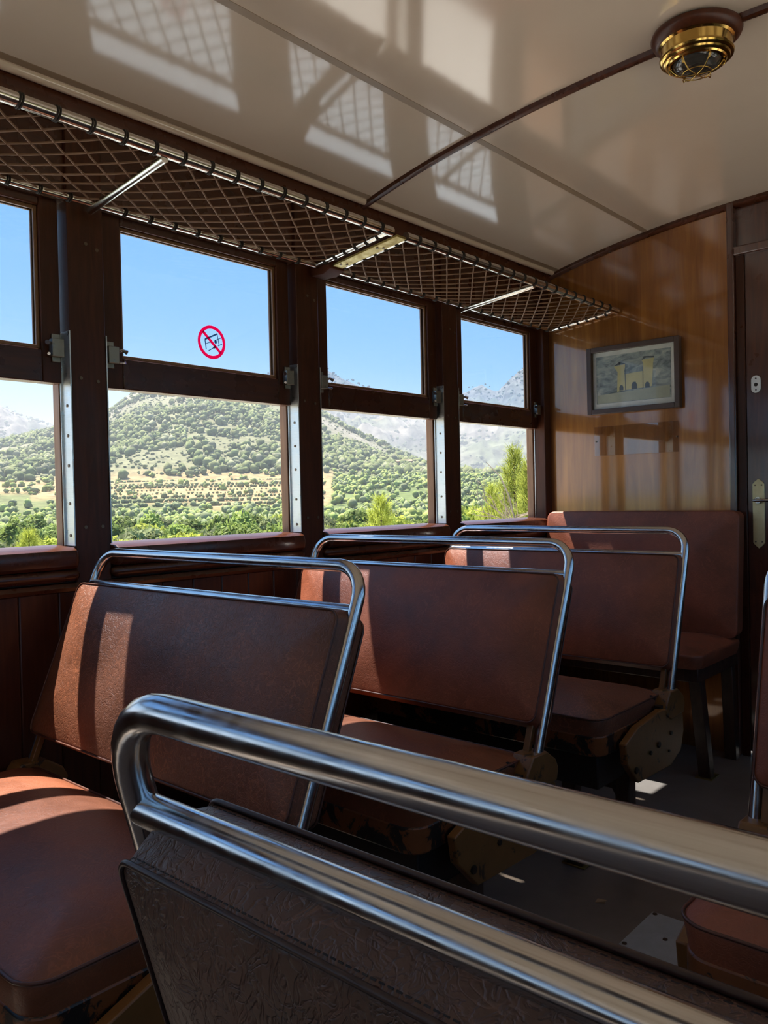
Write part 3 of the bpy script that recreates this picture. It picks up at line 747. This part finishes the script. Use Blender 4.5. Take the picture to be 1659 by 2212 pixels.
# ------------------------------------------------------------------ landscape outside
import bmesh
from mathutils import noise as mn
rng = np.random.default_rng(7); random.seed(7)
def surf_mat(name, stops, scale, rough=.9, attr=None, extra=None, bmp=.0):
    m, b = new_mat(name)
    v = coords(m, (1, 1, 1))
    col = ramp(m, noise(m, v, scale, 6, .62, .4), stops)
    if extra:
        k = ramp(m, noise(m, v, extra[0], 5, .6, .3), [(extra[1], g(0)), (extra[1]+.1, g(1))]); col = mixc(m, k, col, extra[2])
    if attr:
        a = N(m, 'ShaderNodeVertexColor'); a.layer_name = attr; col = mixc(m, 1.0, col, a.outputs[0], 'MULTIPLY')
    L(m, col, b.inputs['Base Color']); b.inputs['Roughness'].default_value = rough; b.inputs['Specular IOR Level'].default_value = .15
    return m
def np_mesh(name, V, F, mat, col=None, smooth=True):
    me = bpy.data.meshes.new(name); V = np.asarray(V, np.float32); F = np.asarray(F, np.int32); k = F.shape[1]
    me.vertices.add(len(V)); me.vertices.foreach_set('co', V.ravel())
    me.loops.add(F.size); me.loops.foreach_set('vertex_index', F.ravel())
    me.polygons.add(len(F)); me.polygons.foreach_set('loop_start', np.arange(0, F.size, k, dtype=np.int32)); me.polygons.foreach_set('loop_total', np.full(len(F), k, np.int32))
    me.polygons.foreach_set('use_smooth', np.full(len(F), smooth)); me.update(calc_edges=True)
    if col is not None:
        ca = me.color_attributes.new('tone', 'FLOAT_COLOR', 'POINT'); c4 = np.ones((len(V), 4), np.float32); c4[:, :3] = col; ca.data.foreach_set('color', c4.ravel())
    me.materials.append(mat); return me
def az(u): d = view_dir(u, 1080); return math.atan2(d.x, d.y)
def tane(u, v): d = view_dir(u, v); return d.z/math.hypot(d.x, d.y)
def at(u, r): a = az(u); return math.sin(a)*r, math.cos(a)*r
SKY_A = [(-900, 1000), (-400, 985), (-100, 975), (0, 960), (60, 948), (128, 930), (180, 912), (235, 893), (305, 848), (380, 832), (450, 822), (540, 832), (600, 848), (700, 893), (780, 937), (860, 977), (950, 1014), (1050, 1042), (1200, 1056), (1700, 1050)]
SKY_B = [(-900, 900), (-300, 830), (-80, 835), (0, 876), (60, 905), (128, 924), (235, 925), (330, 900), (450, 856), (560, 820), (600, 811), (660, 790), (690, 786), (715, 797), (760, 824), (800, 842), (850, 862), (920, 878), (960, 868), (1000, 852), (1045, 832), (1080, 848), (1110, 818), (1146, 788), (1200, 742), (1300, 690), (1450, 720), (1700, 800)]
def lerp(tab, u): return float(np.interp(u, [a for a, _ in tab], [b for _, b in tab]))
def sm(t): t = min(1, max(0, t)); return t*t*(3-2*t)
GZ = -3.5
def hA(u, r):
    zf = GZ + 12.5*sm((r-175)/170)
    if r > 330:
        eu = tane(u, lerp(SKY_A, u)); zr = 1.04+900*eu; t = min(1, (r-330)/570)
        zf += max(0, zr-zf)*(1-(1-t)**1.35) if r <= 900 else max(0, zr-zf)
        if r > 900: zf -= (r-900)*.5
        x, y = at(u, r); a = min(1, (r-330)/150)
        if r < 890: zf += a*7*mn.fractal(Vector((x/90, y/90, 3)), .8, 2.1, 4)*max(0, 1-t*.75)
    return zf
us = np.arange(-900, 1701, 13.); rs = [60, 110, 150, 175, 195, 215, 235, 255, 275, 295, 315, 335, 360, 390, 420, 450, 485, 520, 560, 600, 640, 690, 740, 790, 840, 880, 900, 940, 1050]
V = []; T = []
for u in us:
    for r in rs:
        x, y = at(u, r); z = hA(u, r); V.append((x, y, z))
        n = mn.fractal(Vector((x/60, y/60, 9)), .9, 2.2, 4)
        if r < 230 or (r < 352 and u > 720): c = (.105, .135, .042)
        elif r < 352:
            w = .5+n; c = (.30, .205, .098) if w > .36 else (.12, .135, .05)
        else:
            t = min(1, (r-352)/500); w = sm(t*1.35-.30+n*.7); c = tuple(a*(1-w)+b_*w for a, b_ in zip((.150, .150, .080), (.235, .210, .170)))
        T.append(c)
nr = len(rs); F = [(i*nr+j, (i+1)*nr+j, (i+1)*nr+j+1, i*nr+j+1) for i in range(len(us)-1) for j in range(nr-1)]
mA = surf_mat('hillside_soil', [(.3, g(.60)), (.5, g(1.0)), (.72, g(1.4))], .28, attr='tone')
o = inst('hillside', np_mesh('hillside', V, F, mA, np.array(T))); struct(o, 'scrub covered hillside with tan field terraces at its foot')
# far rocky mountains
us = np.arange(-900, 1701, 7.); tb = np.linspace(0, 1, 46); V = []; T = []
for u in us:
    eu = tane(u, lerp(SKY_B, u))
    for t in tb:
        r = 1150+t*850; x, y = at(u, r); base = 6+18*t
        z = base + max(0, 1.04+2000*eu-base)*(t**.85)
        k = math.sin(math.pi*min(1, t*1.02))**.6 if t < .985 else .12
        q = Vector((x/170, y/170, 1)); ridge = 1-abs(mn.fractal(q, .8, 2.1, 5))*2
        z += k*(46*mn.fractal(q, .85, 2.15, 6) + 34*(ridge-.5))
        if t > .97: z += 4*mn.fractal(Vector((x/25, y/25, 5)), .8, 2.1, 3)
        V.append((x, y, z))
        n = mn.fractal(Vector((x/120, y/120, z/70)), .9, 2.2, 5); w = sm(.62-t*.65+n*.9)
        rock = (.130, .116, .096)
        if n > .18 and .3 < t < .8 and mn.noise(Vector((x/140, y/140, z/60))) > .18: rock = (.21, .115, .062)
        T.append(tuple(a*(1-w)+b_*w for a, b_ in zip(rock, (.070, .085, .040))))
    r = 2060; x, y = at(u, r); V.append((x, y, -20)); T.append((.2, .18, .16))
nr = len(tb)+1; F = [(i*nr+j, (i+1)*nr+j, (i+1)*nr+j+1, i*nr+j+1) for i in range(len(us)-1) for j in range(nr-1)]
mB = surf_mat('limestone_cliffs', [(.34, g(.30)), (.47, g(.95)), (.64, g(1.75))], .045, attr='tone', extra=(.05, .60, (.10, .115, .065)))
o = inst('mountain', np_mesh('mountain', V, F, mB, np.array(T))); struct(o, 'pale grey rocky mountains with scrub beyond the hillside')
# ground round the line: pale ballast near, added to bounce sun up to the ceiling, grass beyond
mb = MB().box(-9.5, -40, -1.35, 8.5, 60, -1.15)
struct(obj('bounce_ballast', mb, paint('pale_bounce_ballast', (.74, .70, .62), .9, scale=9, spec=.2)), 'pale limestone ballast along the line, added unseen to bounce sunlight')
V = [(0, 0, GZ-.02)] + [(math.cos(2*math.pi*k/72)*r, math.sin(2*math.pi*k/72)*r, GZ-.02) for r in (60, 2600) for k in range(72)]
mb = MB(); mb.v = V; mb.f = [(0, 1+k, 1+(k+1) % 72) for k in range(72)] + [(1+k, 73+k, 73+(k+1) % 72, 1+(k+1) % 72) for k in range(72)]
struct(obj('ground', mb, surf_mat('dry_grass', [(.3, (.10, .12, .045)), (.7, (.22, .19, .09))], .25)), 'dry grassy plain around the line')
mb = MB().prism([(-15, GZ), (-9.6, -1.35), (-9.4, -1.2), (8.4, -1.2), (8.6, -1.35), (14, GZ)], 'y', -40, 60)
struct(obj('embankment', mb, surf_mat('embankment_soil', [(.3, (.30, .26, .19)), (.7, (.46, .42, .34))], .8)), 'pale stony railway embankment')

hm = bpy.data.materials.new('valley_haze'); hm.use_nodes = True; hm.node_tree.nodes.clear()
ho = N(hm, 'ShaderNodeOutputMaterial'); hv = N(hm, 'ShaderNodeVolumeScatter'); hv.inputs['Color'].default_value = (.90, .94, 1, 1); hv.inputs['Density'].default_value = .00042; hv.inputs['Anisotropy'].default_value = .0
hm.node_tree.links.new(hv.outputs[0], ho.inputs['Volume'])
hz_o = obj('haze', MB().prism([(-2600, -8), (-45, -8), (-45, 30), (-300, 110), (-900, 190), (-2600, 260)], 'y', -1200, 2600), hm, smooth=False); tag(hz_o, 'thin summer haze over the valley and the mountains', 'haze', kind='stuff')
bmq = bmesh.new(); bmesh.ops.create_icosphere(bmq, subdivisions=1, radius=1); IV = np.array([v.co[:] for v in bmq.verts]); IF = np.array([[v.index for v in f.verts] for f in bmq.faces]); bmq.free()
def blobs(P, Rr, Hh, cols, name, mat):
    n = len(P); jit = rng.uniform(.60, 1.32, (n, len(IV), 1))
    VV = IV[None]*jit; VV = VV*np.stack([Rr, Rr, Hh], 1)[:, None, :] + P[:, None, :]
    FF = (IF[None] + (np.arange(n)*len(IV))[:, None, None]).reshape(-1, 3)
    cc = np.repeat(cols[:, None, :], len(IV), 1)*np.clip(rng.uniform(.8, 1.2, (n, len(IV), 1)), 0, 2)
    return inst(name, np_mesh(name, VV.reshape(-1, 3), FF, mat, cc.reshape(-1, 3), True))
mF = surf_mat('foliage_far', [(.3, g(.7)), (.7, g(1.25))], .6, attr='tone')
P, Rr, Hh, cs = [], [], [], []
while len(P) < 12500:
    u = rng.uniform(-350, 1250); r = 340 + 560*rng.random()**.8
    x, y = at(u, r); t = (r-340)/560; n = mn.fractal(Vector((x/70, y/70, 21)), .9, 2.2, 3)
    if n*.9 + .46 - t*.70 < rng.random()*.55: continue
    z = hA(u, r); s_ = rng.uniform(.75, 2.3)*(1.1-.35*t); P.append((x, y, z+s_*.6)); Rr.append(s_); Hh.append(s_*rng.uniform(.8, 1.35))
    k = rng.random(); a = np.array((.120, .145, .055)) if k < .5 else (np.array((.165, .180, .075)) if k < .8 else np.array((.195, .200, .115))); cs.append(a*rng.uniform(.75, 1.25))
o = blobs(np.array(P), np.array(Rr), np.array(Hh), np.array(cs), 'hillside_trees', mF); tag(o, 'green pines and scrub scattered over the hillside', 'trees', kind='stuff')
P, Rr, Hh, cs = [], [], [], []
while len(P) < 9000:                                            # low garrigue between the pines
    u = rng.uniform(-350, 1250); r = 345 + 555*rng.random()**.9; t = (r-340)/560
    if rng.random() < t*.55: continue
    x, y = at(u, r); s_ = rng.uniform(.35, 1.0); P.append((x, y, hA(u, r)+s_*.3)); Rr.append(s_); Hh.append(s_*.7)
    cs.append(np.array([(.165, .175, .085), (.195, .195, .115), (.13, .15, .062)][int(rng.integers(3))])*rng.uniform(.8, 1.2))
o = blobs(np.array(P), np.array(Rr), np.array(Hh), np.array(cs), 'hillside_garrigue', mF); tag(o, 'low grey-green garrigue between the hillside pines', 'scrub', kind='stuff')
P, Rr, Hh, cs = [], [], [], []
while len(P) < 2600:                                             # scrub on the rocky mountains
    u = rng.uniform(-200, 1200); t = rng.random()**1.2; r = 1150+t*800
    eu = tane(u, lerp(SKY_B, u)); base = 6+18*t; z = base+max(0, 1.04+2000*eu-base)*(t**.85); x, y = at(u, r)
    s_ = rng.uniform(1.5, 4.5); P.append((x, y, z+2)); Rr.append(s_); Hh.append(s_*.8); cs.append(np.array((.105, .122, .062))*rng.uniform(.8, 1.2))
o = blobs(np.array(P), np.array(Rr), np.array(Hh), np.array(cs), 'mountain_scrub', mF); tag(o, 'dull green scrub on the rocky mountain slopes', 'scrub', kind='stuff')
P, Rr, Hh, cs = [], [], [], []
for row in range(9):                                            # olive rows in the tan field
    r = 236+row*12
    for k in range(64):
        u = 150+k*8.6+rng.uniform(-1.5, 1.5)+row*3
        if u > 700 or rng.random() < .12: continue
        x, y = at(u, r); s_ = rng.uniform(.5, 1.0)*(.55 if row in (3, 4, 7) else 1); P.append((x, y, hA(u, r)+s_*.7)); Rr.append(s_); Hh.append(s_*.95); cs.append(np.array((.150, .170, .075))*rng.uniform(.8, 1.25))
o = blobs(np.array(P), np.array(Rr), np.array(Hh), np.array(cs), 'olive_rows', mF); tag(o, 'rows of small olive trees in the tan field', 'trees', kind='stuff')

# near scrub: leafy bushes, each of its own
def leafy(name, mat, n, shape, leaf, seed):
    q = np.random.default_rng(seed); d = q.normal(size=(n, 3)); d /= np.linalg.norm(d, axis=1)[:, None]; d[:, 2] = np.abs(d[:, 2])*1.05-.1
    lob = 1+.22*np.sin(d[:, :1]*5+seed)*np.cos(d[:, 1:2]*4+seed*2)+.12*np.sin(d[:, 2:]*9)
    p = d*lob*q.uniform(.72, 1.04, (n, 1))*np.array(shape); p[:, 2] += shape[2]*.22
    a = q.normal(size=(n, 3)); a /= np.linalg.norm(a, axis=1)[:, None]; b_ = np.cross(a, d); b_ /= np.linalg.norm(b_, axis=1)[:, None]+1e-6
    s = leaf*q.uniform(.6, 1.3, (n, 1)); V = np.stack([p-a*s, p+b_*s*.55, p+a*s, p-b_*s*.55], 1).reshape(-1, 3); F = np.arange(4*n).reshape(-1, 4)
    tone = np.repeat(q.uniform(.7, 1.25, (n, 1))*np.ones((1, 3)), 4, 0)
    core = IV*np.array(shape)*.74; core[:, 2] += shape[2]*.25
    V = np.vstack([V, core]); nq = 4*n
    me = bpy.data.meshes.new(name); me.from_pydata(V.tolist(), [], F.tolist()+(IF+nq).tolist()); me.update()
    ca = me.color_attributes.new('tone', 'FLOAT_COLOR', 'POINT'); c4 = np.ones((len(V), 4), np.float32); c4[:nq, :3] = tone; c4[nq:, :3] = .75; ca.data.foreach_set('color', c4.ravel())
    me.materials.append(mat); return me
def leaf_mat(name, c, var=.3):
    m, b = new_mat(name); a = N(m, 'ShaderNodeVertexColor'); a.layer_name = 'tone'
    oi = N(m, 'ShaderNodeObjectInfo'); rr_ = ramp(m, oi.outputs['Random'], [(0, tuple(q*(1-var) for q in c)), (1, tuple(q*(1+var) for q in c))])
    cc = mixc(m, 1.0, rr_, a.outputs[0], 'MULTIPLY'); L(m, cc, b.inputs['Base Color']); b.inputs['Roughness'].default_value = .7; b.inputs['Specular IOR Level'].default_value = .2
    t = N(m, 'ShaderNodeBsdfTranslucent'); L(m, cc, t.inputs[0]); mx = N(m, 'ShaderNodeMixShader'); mx.inputs[0].default_value = .5
    L(m, b.outputs[0], mx.inputs[1]); L(m, t.outputs[0], mx.inputs[2]); L(m, mx.outputs[0], m.node_tree.nodes['Material Output'].inputs[0])
    return m
mats = [leaf_mat('olive_green_leaves', (.22, .25, .115)), leaf_mat('fresh_green_leaves', (.23, .30, .075)), leaf_mat('yellow_green_leaves', (.36, .40, .075))]
kinds = [('olive_bush', 'silvery olive-green bush in the scrub below the line', 'silvery bushes in the scrub'), ('green_bush', 'fresh green rounded bush in the scrub below the line', 'green bushes in the scrub'), ('yellow_bush', 'bright yellow-green bush in the scrub below the line', 'yellow-green bushes in the scrub')]
bm_ = [[leafy(kinds[k][0], mats[k], 900, (1.0, 1.0, .82), .15, 10*k+j) for j in range(2)] for k in range(3)]
cnt = 0; spots = []
while cnt < 270:
    u = rng.uniform(-160, 1260); r = math.sqrt(rng.uniform(42**2, 112**2)); x, y = at(u, r)
    sc_ = rng.uniform(1.0, 2.0)*(1.0+.3*(r > 80))
    if any((x-a)**2+(y-b2)**2 < (.55*(sc_+c2))**2 for a, b2, c2 in spots): 
        if rng.random() < .9: continue
    spots.append((x, y, sc_)); k = int(rng.choice([0, 1, 1, 2])); nm, lab, gr = kinds[k]
    o = inst(nm, bm_[k][int(rng.integers(2))], None, (x, y, GZ), rng.uniform(0, 6.28)); o.scale = (sc_, sc_, sc_*rng.uniform(.85, 1.3)); pw = 'first' if u < 185 else ('second' if u < 665 else ('third' if u < 975 else 'last')); fr_ = 'nearer' if r < 80 else 'farther'
    tag(o, lab.replace('in the scrub below the line', 'of the %s scrub seen through the %s window' % (fr_, pw)), 'bush', gr+', %s, %s window' % (fr_, pw)); cnt += 1
P, Rr, Hh, cs = [], [], [], []
while len(P) < 5200:
    u = rng.uniform(-250, 1300); r = math.sqrt(rng.uniform(112**2, 350**2))
    if r > 225 and u < 720 and rng.random() < .8 and not 130 < u: continue
    if r > 225 and 130 < u < 720 and rng.random() < .93: continue
    x, y = at(u, r); s_ = rng.uniform(.8, 1.9); z = hA(u, r)
    for q in range(3):
        P.append((x+rng.uniform(-1, 1)*s_*.7, y+rng.uniform(-1, 1)*s_*.7, z+s_*rng.uniform(.4, .9))); Rr.append(s_*rng.uniform(.4, .75)); Hh.append(s_*rng.uniform(.4, .8))
        a = [(.190, .215, .105), (.185, .235, .070), (.245, .280, .075)][int(rng.integers(3))]; cs.append(np.array(a)*rng.uniform(.75, 1.25))
o = blobs(np.array(P), np.array(Rr), np.array(Hh), np.array(cs), 'distant_scrub', mF); tag(o, 'mass of green scrub on the plain before the fields', 'scrub', kind='stuff')
# young pines close to the line
def pine(name, u, r, top_v, width, label, seed, base=GZ):
    q = np.random.default_rng(seed); x, y = at(u, r); ztop = 1.04+r*tane(u, top_v); h = ztop-base
    root = tag(empty(name, (x, y, base)), label, 'tree')
    obj('trunk', MB().sweep([(0, 0, 0), (.03, .02, h*.5), (0, 0, h*.97)], [.09, .05, .012], 8), M['bench_wood'], root)
    V = []; T = []; nb = 460
    for i in range(nb):
        t = q.random()**.8; zc = h*(.35+.62*t); rad = width*(1-t)**.75*q.uniform(.25, 1.0); a = q.uniform(0, 6.283)
        c = np.array((math.cos(a)*rad, math.sin(a)*rad, zc)); tip = np.array((math.cos(a)*.35, math.sin(a)*.35, 1.)); tip /= np.linalg.norm(tip)
        tone = q.uniform(.65, 1.3)
        for k in range(14):
            dv = tip*q.uniform(.4, 1)+q.normal(size=3)*.42; dv /= np.linalg.norm(dv); ln = q.uniform(.10, .22); sd = np.cross(dv, q.normal(size=3)); sd /= np.linalg.norm(sd); sd *= .006
            s0 = c+tip*q.uniform(0, .18); V += [s0-sd, s0+sd, s0+dv*ln]; T += [tone*.8, tone*.8, tone*1.15]
    me = np_mesh('needles', np.array(V), np.arange(len(V)).reshape(-1, 3), mats[2], np.array(T)[:, None]*np.ones((1, 3)), False)
    inst('needles', me, root); return root
pine('young_pine', 1112, 13.0, 968, .75, 'bright yellow-green young pine outside the last window', 3)
pine('young_pine', 1066, 15.0, 1050, .6, 'small pale pine at the left side of the last window', 13)
pine('young_pine', 1146, 12.0, 1000, .6, 'yellow-green pine at the right edge of the last window', 14)
pine('young_pine', 822, 17.0, 1072, .95, 'low yellow-green pine outside the third window', 4)
pine('young_pine', 60, 22.0, 1150, 1.2, 'yellow-green pine top at the bottom of the first window', 5)
# bare twiggy shrub outside the last window
twm = paint('bare_twig_bark', (.24, .19, .13), .9)
x, y = at(1112, 10.5); sh = tag(empty('dry_shrub', (x, y, GZ)), 'leafless twiggy shrub in front of the young pine', 'shrub')
mb = MB(); random.seed(5); mb.sweep([(0, 0, 0), (.05, .05, 2), (.02, .0, 4.3)], [.03, .02, .012], 7)
mb.sweep([(0, 0, 4.2), (-.12, .05, 4.55), (-.28, .1, 4.80), (-.5, .1, 5.0)], [.012, .010, .008, .004], 6)
def twig(p, d, ln, rad, dep):
    pts = [Vector(p)]; dd = Vector(d).normalized()
    for k in range(4):
        dd = (dd + Vector((random.uniform(-.35, .35), random.uniform(-.35, .35), random.uniform(-.2, .25)))).normalized(); pts.append(pts[-1]+dd*ln/4)
    mb.sweep(pts, [rad, rad*.85, rad*.7, rad*.5, rad*.3], 5)
    if dep > 0:
        for k in range(3): twig(pts[1+k], dd+Vector((random.uniform(-1, 1), random.uniform(-1, 1), random.uniform(-.3, .7))), ln*.55, rad*.55, dep-1)
for k in range(13):
    a = random.uniform(0, 6.283); twig((.02, 0, 3.75+.045*k), (math.cos(a), math.sin(a), random.uniform(.1, .8)), random.uniform(.4, .7), .010, 2)
obj('twigs', mb, twm, sh)
# farmhouse in the scrub below the mountains
u, r = 872, 400; x, y = at(u, r); z = hA(u, r)
fh = tag(empty('farmhouse', (x, y, z), -az(u)), 'low sandstone farmhouse among the trees beyond the third window', 'house')
wm_ = paint('sandstone_wall', (.42, .32, .22), .9, spec=.2); rm_ = paint('roof_tiles', (.40, .26, .17), .9, spec=.2)
obj('wall', MB().box(-4.4, -2.5, -2, 4.4, 2.5, 2.6), wm_, fh)
obj('roof', MB().prism([(-3, 2.55), (3, 2.55), (0, 3.4)], 'x', -4.7, 4.7), rm_, fh)
for k in range(4): obj('window', MB().box(-3.6+2.0*k, -2.56, .9, -2.9+2.0*k, -2.45, 2.0), M['dark_paint'], fh)
